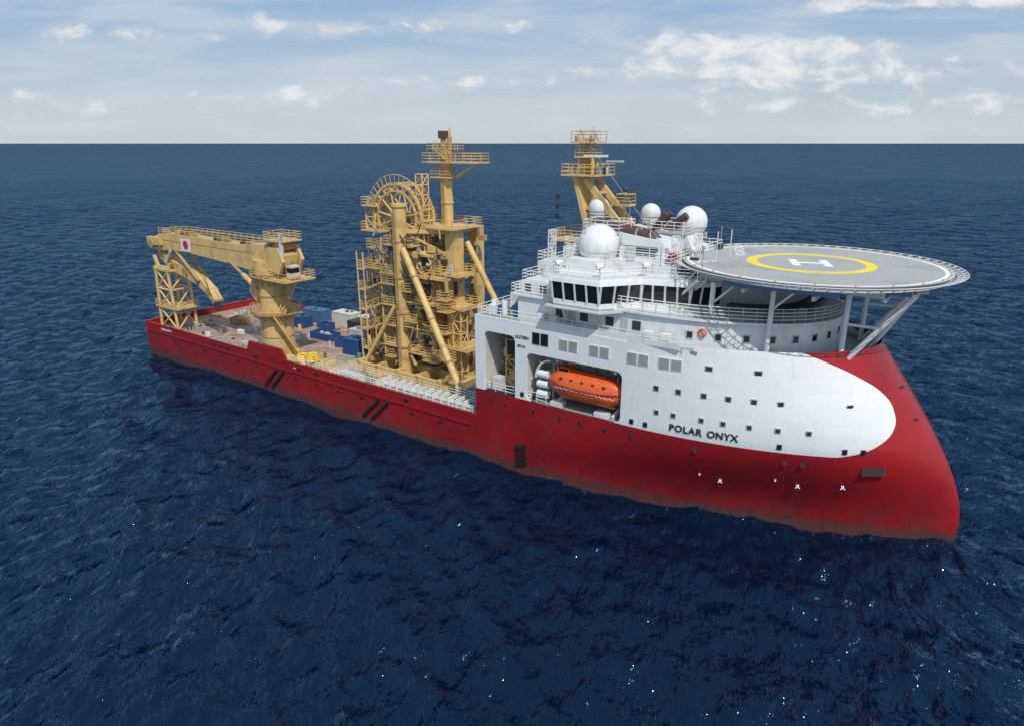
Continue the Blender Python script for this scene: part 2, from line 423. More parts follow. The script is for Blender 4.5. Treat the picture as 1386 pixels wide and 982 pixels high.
# lifeboat
life=empty('lifeboat')
L=P('lifeboat_hull',life)
def loft(Pp,secs,mat,smooth=True):
    k=len(secs[0]);vs=[p for s in secs for p in s]
    Pp.add(vs,[(i*k+j,(i+1)*k+j,(i+1)*k+(j+1)%k,i*k+(j+1)%k) for i in range(len(secs)-1) for j in range(k)],mat,smooth)
    Pp.add(secs[0],[tuple(range(k))],mat);Pp.add(secs[-1],[tuple(range(k))[::-1]],mat)
LX0,LX1=87.3,96.9;yc=-11.3;zc=12.1
secs=[]
for i in range(25):
    t=i/24;x=LX0+(LX1-LX0)*t;q=abs(2*t-1);
    w=1.55*(1-q**3.2)**.6+.02;zb=-1.6*(1-q**4)**.5+ .0;sheer=.25*q**2
    top=1.55*(1-(q)**3.4)**.5
    sec=[]
    for j in range(20):
        a=2*math.pi*j/20
        cy=math.cos(a);sz=math.sin(a)
        yy=w*math.copysign(abs(cy)**.75,cy)*(1 if sz<0.05 else .93)
        zz=(top*abs(sz)**.85 if sz>=0 else zb*abs(sz)**.9)
        sec.append((x,yc+yy,zc+zz+sheer*(1 if sz<=0.1 else .3)))
    secs.append(sec)
loft(L,secs,'orange')
for sd in(-1,1):
    pr=None
    for i in range(25):
        t=i/24;q=abs(2*t-1);p=Vector((LX0+(LX1-LX0)*t,yc+sd*(1.55*(1-q**3.2)**.6+.06),zc+.25*q**2+.02))
        if pr is not None: L.cyl(pr,p,.08,'redp' if sd<0 else 'orange',6)
        pr=p
    if sd<0:
        for i in range(12): L.cable((89+i*.6,yc-1.62,zc),(89.6+i*.6,yc-1.62,zc),.18,.025,'marking',4)
for i in range(5): L.obox((89.5+i*1.3,yc-1.27,zc+.85),0,.34,.12,.2,'glass',-.35)
L.box(88.6,90.2,yc-.6,yc+.6,zc+1.25,zc+1.85,'orange')
L.box(88.8,90.0,yc-.62,yc-.6,zc+1.45,zc+1.75,'glass')
L.rail([(90.5,yc-.5,zc+1.45),(94.5,yc-.5,zc+1.45)],'orange',.25,1.0,.04,rows=1)
L.box(89,95.5,yc-.12,yc+.12,zc-1.75,zc-1.45,'orange')
for x in(88.6,95.6): L.cyl((x,yc,zc+1.2),(x,yc,zc+2.0),.12,'grey',6)
L.done()

# ---------------------------------------------------------------- superstructure
U=P('accommodation',ship)
def tier(x0,xf,hw,n=2.2,x1=None,k=18):
    xs=x1 if x1 is not None else xf-10
    pts=[(x0,-hw)]
    for i in range(k+1):
        a=math.pi/2*i/k;pts.append((xs+(xf-xs)*math.sin(a)**(1),-hw*math.cos(a)**(.8)))
    return pts+[(x,-y) for x,y in pts[::-1][1:]]
t1=tier(83,114.0,11.4,x1=98)
U.prism(t1,17.4,21.0,'white',smooth=False)
U.prism(tier(82.6,114.4,11.7,x1=98),21.0,21.2,'white')
t1r=tier(82.8,114.2,11.5,x1=98)
U.rail([(x,y,21.2) for x,y in t1r],'rail',1.3,1.2,.045,rows=4)
fr=[(x,y) for x,y in t1r if x>103.5]
U.prism(fr,21.25,22.35,'mesh_screen',cap=False)
U.prism(tier(104,110.5,6.5,x1=105),21.2,23.8,'grey');U.box(105,111,-7.6,7.6,21.2,22.2,'dark')
for i in range(12): 
    x=R.uniform(103,112);yy=R.uniform(-8,8)
    if (x-103)/11>.9 and abs(yy)>5: continue
    U.box(x,x+.9,yy,yy+.9,21.2,21.2+R.uniform(.6,1.6),R.choice(['grey','lightgrey','dark','redp']))
U.rail([(78.2,-12.35,18.3),(103,-12.35,18.3)],'rail')
U.rail([(78.2,12.35,18.3),(103,12.35,18.3)],'rail');U.rail([(78,-12.3,18.3),(78,12.3,18.3)],'rail')
U.box(84,102.5,-12.45,-12.3,18.3,18.9,'white')
U.box(79.5,83,-8,8,18.3,20.3,'white');U.rectrail(79.6,83,-7.9,7.9,20.3)
U.box(83,87.5,-10.9,10.9,21.2,22.6,'white');U.rectrail(83.1,87.4,-10.7,10.7,22.6)
U.box(82,84.5,-6,6,20.3,24.0,'white');U.rectrail(82,84.5,-6,6,24.0)
U.box(81.9,82,-5,-3.5,20.4,22.4,'grey')
for x in(83.6,85.6): U.box(x,x+.8,-10.95,-10.9,21.5,22.3,'portglass')
U.stairs((80,-9.5,18.3),(83,-9.5,21.2),.8,'rail');U.stairs((84.6,-9,21.2),(87,-9,24.2),.8,'rail')
for x in(88,91,94,97): U.box(x,x+.9,-11.46,-11.4,19.3,20.2,'portglass')
for x in(89.6,95.7): U.box(x,x+.8,-11.45,-11.4,18.4,20.3,'lightgrey')
def wall_glazed(p1,p2,z0,z1,zt,n,lean=.35,mull=.16):
    p1=Vector((*p1,0));p2=Vector((*p2,0));d=p2-p1;nrm=Vector((d.y,-d.x,0)).normalized()
    def q(t,f,off=0):
        return p1+d*t+nrm*(lean*f+off)+Vector((0,0,z0+(z1-z0)*f))
    U.add([q(0,0,.0),q(1,0,.0),q(1,1,.0),q(0,1,.0)],[(0,1,2,3)],'glass')
    for i in range(n+1):
        t=i/n;U.beam(q(t,0,.04),q(t,1,.04),mull,.14,'white')
bp=[(87.0,-7.5),(88.6,-13.0),(94.0,-13.0),(96.8,-9.4),(101.5,-8.2),(104.5,-5.0),(105.6,0)]
bp=bp+[(x,-y) for x,y in bp[::-1][1:]]
def grow(pts,d):
    out=[];n=len(pts)
    for i,(x,y) in enumerate(pts):
        a=Vector((pts[i][0]-pts[i-1][0],pts[i][1]-pts[i-1][1]));b_=Vector((pts[(i+1)%n][0]-x,pts[(i+1)%n][1]-y))
        n1=Vector((a.y,-a.x)).normalized();n2=Vector((b_.y,-b_.x)).normalized();m_=(n1+n2).normalized();m_=m_/max(.5,m_.dot(n1))
        out.append((x+m_.x*d,y+m_.y*d))
    return out
U.prism(grow(bp,-.5),20.6,21.2,'white',pts2=grow(bp,.0))
U.prism(bp,21.2,21.7,'white')
U.prism(grow(bp,-.3),21.7,23.6,'dark')
counts=[3,4,3,4,4,4]
counts=counts+counts[::-1]
for i in range(len(bp)-1):
    wall_glazed(bp[i],bp[i+1],21.7,23.55,24,counts[i])
U.prism(grow(bp,.42),23.55,24.0,'white',pts2=grow(bp,.3))
U.prism(grow(bp,.1),24.0,24.25,'white')
U.rail([(x,y,24.25) for x,y in grow(bp,.0)],'rail',1.0,closed=True)
U.prism(grow(bp,.8),20.85,20.98,'lightgrey')
U.beam((89.5,-11,18.3),(89.5,-12.6,20.8),.3,.3,'white');U.beam((93,-11,18.3),(93,-12.6,20.8),.3,.3,'white')
U.box(86.5,99,-7.5,7.5,24.25,25.2,'white')
U.xzprism([(89,25.2),(98,25.2),(97,27.2),(90.5,28.0)],-5.2,-1.2,'white')
U.xzprism([(89,25.2),(98,25.2),(97,27.2),(90.5,28.0)],1.2,5.2,'white')
U.box(90.5,96.5,-5.24,-5.2,25.6,26.6,'dark')
for z in(25.75,26.0,26.25,26.5): U.box(90.5,96.5,-5.3,-5.24,z-.04,z+.04,'lightgrey')
U.box(84.2,88.4,-4,4,22.6,25.6,'white');U.rectrail(84.3,88.4,-3.9,3.9,25.6)
U.rectrail(86.6,98.9,-7.4,7.4,25.2)
U.box(88,91.5,-9.6,-7.6,24.25,25.3,'white')
for i in range(30):
    x=R.uniform(86,101);yy=R.uniform(-7.5,6);z=24.25 if not(86.5<x<99) else 25.2
    U.box(x,x+R.uniform(.4,1.2),yy,yy+R.uniform(.4,1.2),z,z+R.uniform(.6,2.0),R.choice(['white','cream','lightgrey','grey','white','dark']))
for i in range(26):
    x=R.uniform(84,103);yy=R.uniform(-10,8);zb=R.choice([24.2,25.2]);U.cyl((x,yy,zb),(x,yy,zb+R.uniform(1.5,4.5)),.045,R.choice(['rail','rail','grey']),5)
for i in range(8):
    x=R.uniform(86,100);yy=R.uniform(-7,5);U.cyl((x,yy,25.2),(x,yy,26.2),.12,'white',8);U.sphere((x,yy,26.5),R.uniform(.25,.45),'white',12,8)
for x,yy in((98.5,-5.5),(99.5,-2),(85.5,-8.5)): U.truss((x,yy,24.25),(x,yy,28.0),.6,'white',.05,5)
for x,yy in((89,-12.6),(93.6,-12.4),(97,-9)): U.cyl((x,yy,24.2),(x,yy,25.2),.08,'white',6);U.cyl((x-.2,yy-.3,25.3),(x+.2,yy+.2,25.4),.3,'white',10)
U.ladder(88.2,-4.05,22.6,25.6);U.ladder(92,-5.35,25.2,27.8)
for yy in(-4.2,-3.0):
    U.cyl((88.2,yy,28.6),(94.8,yy,27.7),.42,'exhaust',12);U.cyl((94.8,yy,27.7),(95.6,yy,27.0),.42,'exhaust',12)
    for x in(89.5,91.5,93.5): U.cyl((x,yy,28.42-(x-89.5)*.136),(x+.15,yy,28.4-(x-89.5)*.136),.5,'grey',12)
for yy in(2.5,3.6):
    U.cyl((93.5,yy,27.2),(96.3,yy,29.3),.42,'exhaust',12);U.cyl((92.8,yy-1,27.4),(94.3,yy-1,29.5),.38,'exhaust',12)
U.platform(87.5,92,-5.4,-1.5,27.9,'lightgrey',railmat='rail')
U.platform(92.5,97,1,5.4,27.5,'lightgrey',railmat='rail')
for x in(86,87.6,98.5,100.3): U.box(x,x+.9,-12.1,-11.5,18.3,19.5,'white')
for x in(79,80.5): U.cyl((x,-10.5,18.3),(x,-10.5,19.8),.35,'white',10)
for i in range(10):
    x=R.uniform(78.5,82.5);yy=R.uniform(-11.5,-8.5);U.box(x,x+.7,yy,yy+.7,18.3,18.3+R.uniform(.5,1.4),R.choice(['white','grey','orange','cream','blue']))
U.torus((104.0,-10.9,19.9),.35,.08,'orange','Y',16,6)
for i in range(3,len(t1)//2):
    if i%2==0:
        (xa,ya),(xb2,yb2)=t1[i],t1[i+1];a=math.atan2(yb2-ya,xb2-xa);c=((xa+xb2)/2,(ya+yb2)/2,19.6)
        n=Vector((math.sin(a),-math.cos(a),0))
        U.obox(Vector(c)+n*.02,a,.7,.1,.8,'lightgrey');U.obox(Vector(c)+n*.06,a,.5,.06,.6,'glass')
U.done()

def dome(x,y,z,r,zb):
    e=empty('satellite_dome');p=P('radome',e)
    p.sphere((x,y,z),r,'white');p.cyl((x,y,zb),(x,y,z-r*.8),r*.45,'white',14,r*.55)
    p.torus((x,y,z-r*.25),r*.975,.05,'lightgrey',n=32,k=5)
    for i in range(2):
        p.torus((x,y,z),r*1.0,.018,'lightgrey','X' if i%2 else 'Y',n=40,k=4)
    p.cyl((x,y,z-r*.95),(x,y,z-r*.8),r*.8,'lightgrey',16)
    p.rail([(x+r*1.05*math.cos(2*math.pi*i/10),y+r*1.05*math.sin(2*math.pi*i/10),z-r*1.02) for i in range(10)],'rail',.6,closed=True,rows=2)
    p.done()
dome(89.9,-6.0,26.5,2.25,24.2)
dome(87.0,-.8,29.9,1.2,25.6)
dome(91.6,3.2,29.2,1.15,25.2)
dome(96.1,4.5,28.4,1.8,25.2)

# mast
mast=empty('radar_mast');M=P('mast_structure',mast)
M.box(83.5,87.5,-2,2,25.6,26.1,'yellow');M.platform(81.8,86,-3,3,26.2,'yellow')
for y in(-1.3,1.3):
    M.beam((86.3,y,26.1),(84.1,y,33.4),.5,1.0,'yellow')
    M.beam((90.8,y,27.3),(85.4,y,33.0),.4,.7,'yellow')
M.beam((85.9,0,27.5),(84.3,0,33),1.9,.12,'yellow')
for t in(.25,.5,.75): M.beam((90.8-5.4*t,-1.3,27.3+5.7*t),(90.8-5.4*t,1.3,27.3+5.7*t),.3,.3,'yellow')
M.beam((85.2,-1.3,29.8),(88.6,-1.3,29.8),.25,.3,'yellow')
M.platform(82.6,87.2,-2.3,2.3,33.6,'yellow')
M.truss((84.9,0,33.6),(84.7,0,37.4),1.7,'yellow',.11,5,1.2)
M.box(84.4,85.1,-.4,.4,33.6,36.0,'yellow2')
M.platform(83.7,86.0,-1.2,1.2,35.6,'yellow')
M.platform(83.3,86.4,-1.5,1.5,37.2,'yellow')
for dx,h in((-1.2,.9),(-.6,1.3),(.2,1.6),(.8,1.1),(1.3,.8)): M.cyl((84.8+dx,0,37.2),(84.8+dx,R.uniform(-1,1),37.2+h),.06,'grey',5)
for dx in(-1,.9): M.cyl((84.8+dx,-1,37.2),(84.8+dx,-1,37.8),.18,'yellow2',8)
M.box(85.2,88.2,-1.7,-1.45,35.5,35.75,'white');M.cyl((86.3,-1.5,33.6),(86.3,-1.5,35.5),.2,'yellow',8)
M.box(86.6,88.8,1.0,1.3,34.9,35.1,'lightgrey')
for i in range(14): 
    x=R.uniform(83,87);yy=R.uniform(-2,2);M.box(x,x+.35,yy,yy+.3,33.6,33.6+R.uniform(.3,1),R.choice(['yellow2','dark','grey','white']))
M.cyl((89.8,0,28.2),(89.8,0,31.8),.15,'yellow',8);M.platform(89,90.8,-.8,.8,30.4,'yellow');M.sphere((89.8,0,32),.3,'dark',10,8);M.box(89,90.8,-.5,.5,31.2,31.4,'dark')
M.cyl((84.3,0,33.8),(81.8,-1,33.8),.07,'yellow',5)
for z in(31.0,29.9,28.8): M.torus((81.7,-1.5,z),.25,.06,'black','Y',10,5);M.torus((81.7,-1.5,z),.25,.06,'black','X',10,5)
M.cyl((81.7,-1.5,33.7),(81.7,-1.5,28),.02,'black',4)
for i in range(8): M.box(86.42-i*.24,86.55-i*.24,-.35,.35,26.6+i*.8,26.68+i*.8,'yellow2')
M.cable((84.5,1,37.5),(79,6,18.5),.4,.03,'grey');M.cable((85,-1,37.5),(100,-6,24.5),.4,.03,'grey')
M.done()

# ---------------------------------------------------------------- helideck
heli=empty('helideck');K=P('helideck_platform',heli)
hc=(110.4,0);hz=25.7;n=80
def circ(r): return [(hc[0]+r*math.cos(2*math.pi*i/n),hc[1]+r*math.sin(2*math.pi*i/n)) for i in range(n)]
K.prism(circ(12.0),hz-.35,hz,'helideck_top')
K.ring(hc,11.5,11.85,hz+.006,'marking',96)
K.ring(hc,5.0,6.0,hz+.006,'markyellow',96)
K.ring(hc,12.0,12.25,hz+.01,'lightgrey',96)
K.prism(circ(12.1),hz-.5,hz-.36,'lightgrey')
hang=math.radians(35.73-14)
def mk(cx,cy,w,h,mat='marking',rot=hang,dzz=.01):
    c=Vector((hc[0],hc[1],hz+dzz));M3=Matrix.Rotation(rot,3,'Z')
    vs=[c+M3@Vector((cx+i*w/2,cy+j*h/2,0)) for i,j in((-1,-1),(1,-1),(1,1),(-1,1))]
    K.add(vs,[(0,1,2,3)],mat)
mk(-1.45,0,.75,4.0);mk(1.45,0,.75,4.0);mk(0,0,2.15,.75)
for i in range(-5,6):
    w=math.sqrt(11.4**2-(i*2.1)**2)
    K.box(hc[0]+i*2.1-.02,hc[0]+i*2.1+.02,-w,w,hz+.001,hz+.003,'grey')
for i in range(72):
    a=2*math.pi*i/72;a2=2*math.pi*(i+1)/72
    def pt(r,z,t): return (hc[0]+r*math.cos(t),hc[1]+r*math.sin(t),z)
    K.cyl(pt(12.1,hz-.35,a),pt(13.3,hz+.05,a),.06,'lightgrey',4,caps=False)
    for r,z in((12.5,hz-.21),(12.9,hz-.08),(13.3,hz+.05)):
        K.cyl(pt(r,z,a),pt(r,z,a2),.06 if r>13 else .035,'lightgrey',4,caps=False)
    K.cyl(pt(12.3,hz-.28,a),pt(13.3,hz+.05,a2),.03,'lightgrey',4,caps=False)
    K.cyl(pt(12.3,hz-.28,a2),pt(13.3,hz+.05,a),.03,'lightgrey',4,caps=False)
for i in range(-5,6):
    y=i*2.1;w=math.sqrt(max(0,11.6**2-y*y));K.box(hc[0]-w,hc[0]+w,y-.1,y+.1,hz-1.1,hz-.5,'bluelight' if i%2 else 'lightgrey')
for x in(-8,-3,3,8):
    w=math.sqrt(11.4**2-x*x);K.box(hc[0]+x-.15,hc[0]+x+.15,-w,w,hz-1.5,hz-1.1,'lightgrey')
for x,y,z in ((104.3,-10.0,21.2),(104.3,10.0,21.2),(109.6,-9.3,17.4),(109.6,9.3,17.4)):
    K.cyl((x,y,z),(x,y*.98,hz-1.1),.24,'white',10);K.cyl((x+.1,y*.98,hz-3.0),(x+2.0,y*.95,hz-1.1),.12,'white',8)
for x,y in((115.2,-5.2),(115.2,5.2)):
    K.cyl((x,y,17.4),(x,y,hz-1.1),.26,'white',10)
    K.cyl((x+.3,y,17.6),(x+5.2,y,hz-1.1),.26,'white',10)
    K.cyl((x,y,21.3),(x+2.7,y,21.3),.15,'white',8)
K.cyl((116.5,0,17.4),(120.5,0,hz-1.1),.22,'white',10)
K.cyl((115.2,-5.2,hz-1.6),(115.2,5.2,hz-1.6),.2,'white',8)
K.cyl((120.3,-5.6,hz-1.2),(120.3,5.6,hz-1.2),.2,'white',8)
for i in range(24):
    a=2*math.pi*i/24;K.cyl((hc[0]+12.05*math.cos(a),12.05*math.sin(a),hz),(hc[0]+12.05*math.cos(a),12.05*math.sin(a),hz+.15),.1,'yellowbright',8)
K.platform(96.5,99.2,-6,-2.5,25.0,'lightgrey',railmat='rail');K.stairs((99.5,-7,21.4),(103,-9.5,24.6),1,'rail')
K.box(98.2,98.9,-6.5,-5.3,25.7,26.3,'redp')
K.done()
text('22.2',(101.6,-5.2,hz+.012),(0,0,math.radians(60)),1.5,'marking',heli,'helideck_lettering',.001,off=.02)
text('POLAR ONYX',(101.9,4.6,hz+.012),(0,0,math.radians(110)),1.4,'marking',heli,'helideck_lettering',.001,off=.02)

# ---------------------------------------------------------------- pipelay tower
tower=empty('pipelay_tower');T=P('tower_structure',tower)
y='yellow';y2='yellow2'
dz=4.8
for yy in(-6,-2,2,6): T.box(50,69,yy-.3,yy+.3,dz,dz+1.1,y)
for xx in(50,54,58,62,66,69): T.box(xx-.3,xx+.3,-6.3,6.3,dz+.05,dz+1.3,y)
T.cyl((57.6,-4,dz),(57.9,-4,28.8),.95,y,18);T.cyl((57.9,-4,28.8),(57.9,-4,29.2),1.15,y,18)
for z in(9,14,19,24): T.cyl((57.75,-4,z),(57.75,-4,z+.25),1.08,y2,18)
T.ladder(57.75,-5.05,6,28.5,'yellow2')
T.cyl((56,4.5,dz),(56,4.5,28),.8,y,16)
T.box(63.6,65.2,-1.2,.8,dz,25.9,y);T.box(63.4,65.0,4,5.6,dz,25.9,y)
T.cyl((61.4,2,dz),(61.4,2,34.5),.82,y,16)
for z in range(8,34,3): T.cyl((61.4,2,z),(61.4,2,z+.25),.95,y,16)
T.ladder(61.4,1.05,26,34,'yellow2')
T.cyl((61.0,2,34.5),(61.0,2,38.4),.4,y2,10);T.cyl((62.1,2,34.5),(62.1,2,37.8),.35,y2,10);T.box(60.5,61.5,1.5,2.5,37.6,38.6,'exhaust')
T.cyl((61.7,2.6,34),(61.7,2.6,39.0),.15,y,6)
T.platform(58.3,67.5,.4,3.8,34.6,y);T.platform(59.4,63,.8,3.2,32.6,y);T.rectrail(59,63.5,.8,3.2,35.9,y)
T.beam((66.8,2,34.4),(62,2,32.0),.25,.25,y)
T.stairs((62.6,1.2,34.6),(60.2,1.2,36.4),.7,y)
for z in(8.5,12,15.5,19,22.5,25.5):
    T.beam((58,-4,z),(64.4,-.3,z),.45,.6,y);T.beam((56,4.5,z),(64.2,4.8,z),.45,.5,y);T.beam((57.8,-4,z),(56,4.5,z),.45,.5,y)
    T.beam((64.4,0,z),(64.2,4.8,z),.4,.5,y)
for i,z in enumerate((8.5,12,15.5,19,22)):
    T.beam((58,-3.6,z),(64.2,-.4,z+3.4),.25,.3,y) if i%2 else T.beam((64.2,-.4,z),(58,-3.6,z+3.4),.25,.3,y)
T.cyl((58.9,-4.6,23.2),(70.8,-7.2,6.0),.48,y,12);T.cyl((70.8,-7.2,6.0),(71.4,-7.4,5.0),.75,y2,12)
for t in(.2,.5,.8):
    a=Vector((58.9,-4.6,23.2));b_=Vector((70.8,-7.2,6.0));T.cyl(a+(b_-a)*t,a+(b_-a)*(t+.012),.6,y2,12)
T.cyl((65.2,1.5,24.0),(74.5,2.5,8),.42,y,12)
T.cyl((56.8,-4.6,15),(51,-5.5,6),.3,y,10);T.cyl((69.5,-6.9,7.8),(66,-5.8,5.4),.3,y,8)
wc=(56.0,27.0)
for yy in(-2.6,-.2):
    for rr,w_ in((4.7,.32),(3.7,.22)):
        pr=None
        for i in range(0,25):
            a=math.radians(-20+220*i/24);p=Vector((wc[0]+rr*math.cos(a),yy,wc[1]+rr*math.sin(a)))
            if pr is not None: T.beam(pr,p,.35,w_,y)
            pr=p
    for i in range(0,25,1):
        a=math.radians(-20+220*i/24);a2=a+math.radians(9)*(1 if i%2 else -1)
        T.cyl((wc[0]+3.7*math.cos(a),yy,wc[1]+3.7*math.sin(a)),(wc[0]+4.7*math.cos(a2),yy,wc[1]+4.7*math.sin(a2)),.09,y,5)
    for i in range(0,8):
        a=math.radians(-20+220*i/7);T.cyl((wc[0],yy,wc[1]),(wc[0]+3.7*math.cos(a),yy,wc[1]+3.7*math.sin(a)),.13,y,6)
for i in range(0,25,2):
    a=math.radians(-20+220*i/24);T.beam((wc[0]+4.7*math.cos(a),-2.6,wc[1]+4.7*math.sin(a)),(wc[0]+4.7*math.cos(a),-.2,wc[1]+4.7*math.sin(a)),.25,.25,y)
pr=None
for i in range(4,21):
    a=math.radians(-20+220*i/24);p=Vector((wc[0]+4.9*math.cos(a),-2.7,wc[1]+4.9*math.sin(a)))
    q=p+Vector((math.cos(a),0,math.sin(a)))*1.0
    T.cyl(p,q,.05,y,4,caps=False)
    if pr is not None: T.cyl(pr,q,.05,y,4,caps=False)
    pr=q
T.cyl((wc[0],-3,wc[1]),(wc[0],.2,wc[1]),.8,y2,14)
T.platform(50.0,54.2,-4,0,25.2,y);T.platform(49.8,52.5,-3.5,-.5,28.6,y);T.truss((51,-2,25.2),(51,-2,28.6),1.8,y,.12,2)
T.platform(58.5,66,-2.5,4,26.1,y);T.platform(55,60,-4.5,1,23.6,y)
for k,z in enumerate((8.5,12.2,15.9,19.6)):
    T.box(59.6,60.2,-3.2,2.2,z,z+3.0,y2);T.box(62.6,63.2,-3.2,2.2,z,z+3.0,y2)
    T.box(59.6,63.2,-2.2,1.4,z+.2,z+.6,y);T.box(59.6,63.2,-3.4,1.4,z+2.6,z+2.9,y)
    T.box(60.2,62.6,-1.4,1.4,z+.6,z+2.6,'dark')
    for sd in(-1,1):
        T.box(60.9-.35+sd*.75,61.6-.35+sd*.75,-2.9,-2.1,z+.3,z+2.6,'dark' if sd>0 else y2)
        T.cyl((61.2+sd*1.4,-3.0,z+1.5),(61.2+sd*.6,-3.0,z+1.5),.28,'lightgrey',8)
    T.torus((61.3,-3.2,z+1.5),1.35,.14,y,'Y',24,6)
    T.platform(58.8,66,-4.4,-3.0,z,y)
flip=1
for k,z in enumerate((7.6,10.6,13.6,16.6,19.6)):
    T.platform(49.2,50.6,-4.6,-2,z,y);T.platform(54.2,56.8,-4.8,-2,z+1.5 if z<19 else z,y)
    T.stairs((50.6,-3.2-.6*flip,z),(54.2,-3.2-.6*flip,z+1.5),.8,y)
    T.stairs((54.2,-3.2+.6*flip,z+1.5),(50.6,-3.2+.6*flip,z+3.0),.8,y)
for xx in(49.3,50.6,54.2): 
    for yy in(-4.5,-2.1): T.cyl((xx,yy,dz),(xx,yy,22.0 if xx<54 else 23),.12,y,6)
T.platform(47.2,52,-2,3,14.6,y);T.platform(47.6,53,-1,4,19.0,y);T.truss((48.5,0,dz),(48.5,0,19),2.0,y,.16,9)
T.truss((53,2.5,dz),(53,2.5,25),2.2,y,.16,11)
T.platform(64,68,-3,1,15.5,y);T.platform(63.5,67.3,-3,1,20,y);T.platform(64,69,-3.5,2,10,y)
T.truss((66.6,-2,dz),(66.6,-2,15.5),1.4,y,.12,6);T.truss((60,-1.5,22),(60,-1.5,33),1.2,y,.1,8)
for i in range(220):
    z=R.uniform(dz+.5,25);xx=R.uniform(50.5,66.5);yy=R.uniform(-4.6,3)
    w=R.uniform(.25,1.0);h=R.uniform(.3,1.3);c=R.choice([y,y,y2,y2,y2,'grey','dark','dark','dark','lightgrey'])
    if R.random()<.55: T.box(xx,xx+w,yy,yy+w*.8,z,z+h,c)
    else: T.cyl((xx,yy,z),(xx+R.uniform(-.5,.5),yy+R.uniform(-.3,.3),z+h*1.6),R.uniform(.1,.35),c,10)
for i in range(60):
    z=R.uniform(dz,22);xx=R.uniform(52,65);yy=R.uniform(-5,3)
    T.cyl((xx,yy,z),(xx+R.choice([-1,0,0,1])*R.uniform(0,2),yy,z+R.uniform(2,6)),.07,R.choice([y,y2,'dark','grey']),5)
for i in range(14):
    xx=R.uniform(53,60);z=R.uniform(14,26);T.cable((xx,-4.7,z),(xx+R.uniform(2,6),-4.6,z-R.uniform(-2,5)),R.uniform(.8,2.5),.07,'dark')
for i in range(10):
    z=R.uniform(7,24);xx=R.choice([52,54.5,58.6,62,65]);w=R.uniform(1.5,3);T.platform(xx,xx+w,-5,-3.4,z,y,th=.12)
T.done()

# ---------------------------------------------------------------- deck crane
crane=empty('deck_crane');C=P('crane_structure',crane)
cx,cy=35.0,-9.0
C.cyl((cx,cy,dz),(cx,cy,11.6),2.45,y,32);C.cyl((cx,cy,dz),(cx,cy,dz+.5),3.1,y,32)
C.cyl((cx,cy,11.6),(cx,cy,12.0),3.0,y,32,3.0)
C.cyl((cx,cy,8.2),(cx,cy,8.35),2.52,y2,32)
C.cyl((cx,cy,12.0),(cx,cy,12.15),3.9,y2,32)
C.rail([(cx+3.8*math.cos(2*math.pi*i/16),cy+3.8*math.sin(2*math.pi*i/16),12.15) for i in range(16)],y,closed=True)
C.cyl((cx,cy,12.1),(cx,cy,17.4),2.25,y,32);C.cyl((cx,cy,17.4),(cx,cy,17.9),2.9,y,32)
C.cyl((cx,cy,14.6),(cx,cy,14.8),2.35,y2,32)
C.cyl((cx,cy,17.9),(cx,cy,20.2),2.6,y,32)
for i in range(14):
    a=2*math.pi*i/14;C.beam((cx+2.3*math.cos(a),cy+2.3*math.sin(a),16.2),(cx+2.8*math.cos(a),cy+2.8*math.sin(a),17.4),.12,.2,y)
    C.beam((cx+2.5*math.cos(a),cy+2.5*math.sin(a),10.9),(cx+3.7*math.cos(a),cy+3.7*math.sin(a),12.0),.1,.15,y)
C.rail([(cx+3.3*math.cos(2*math.pi*i/14),cy+3.3*math.sin(2*math.pi*i/14),17.9) for i in range(14)],y,closed=True);C.cyl((cx,cy,17.7),(cx,cy,17.9),3.4,y2,24)
for sd in(-1,1):
    C.xzprism([(33,19.0),(39.5,18.6),(40.6,20.4),(39.6,22.4),(37,22.2),(33,20.6)],cy+sd*1.7-.25,cy+sd*1.7+.25,y)
C.box(33,38.5,cy-1.4,cy+1.4,20.2,21.0,y)
boom=[(39.8,19.6),(40.2,21.2),(37,22.3),(32,22.3),(28,21.9),(20,22.0),(12,22.2),(5,21.9),(2.6,21.0),(2.2,19.8),(3.6,18.9),(8,19.3),(14,19.3),(22,18.9),(30,18.3),(37,18.9)]
C.xzprism(boom,cy-1.15,cy+1.15,y)
for x in range(5,38,4): C.box(x,x+.12,cy-1.2,cy+1.2,19.4,21.8,y2)
C.box(4,37,cy-1.19,cy-1.16,20.9,21.0,y2)
C.rail([(39,cy-1.1,22.2),(12,cy-1.1,22.2),(5,cy-1.1,21.9)],y);C.rail([(39,cy+1.1,22.2),(12,cy+1.1,22.2),(5,cy+1.1,21.9)],y)
for i in range(16):
    x=R.uniform(5,36);C.box(x,x+R.uniform(.3,1.5),cy-.8,cy+R.uniform(-.3,.8),22.0,22.2+R.uniform(.1,.6),R.choice([y,y2,'grey','dark']))
for dyy in(-.4,0,.4): C.cyl((38.5,cy+dyy,23.0),(4,cy+dyy,22.6),.035,'dark',4)
C.box(2,6,cy-1.9,cy-1.2,20,21.3,y);C.cyl((3.2,cy-2,20.2),(3.2,cy+2,20.2),.8,y2,14)
jb=[(3.2,20.2,1.5),(4.2,18.0,1.7),(7,16.4,1.8),(11,15.6,1.8),(14.5,14.6,1.5),(17.5,13.0,1.2),(18.8,11.6,.9)]
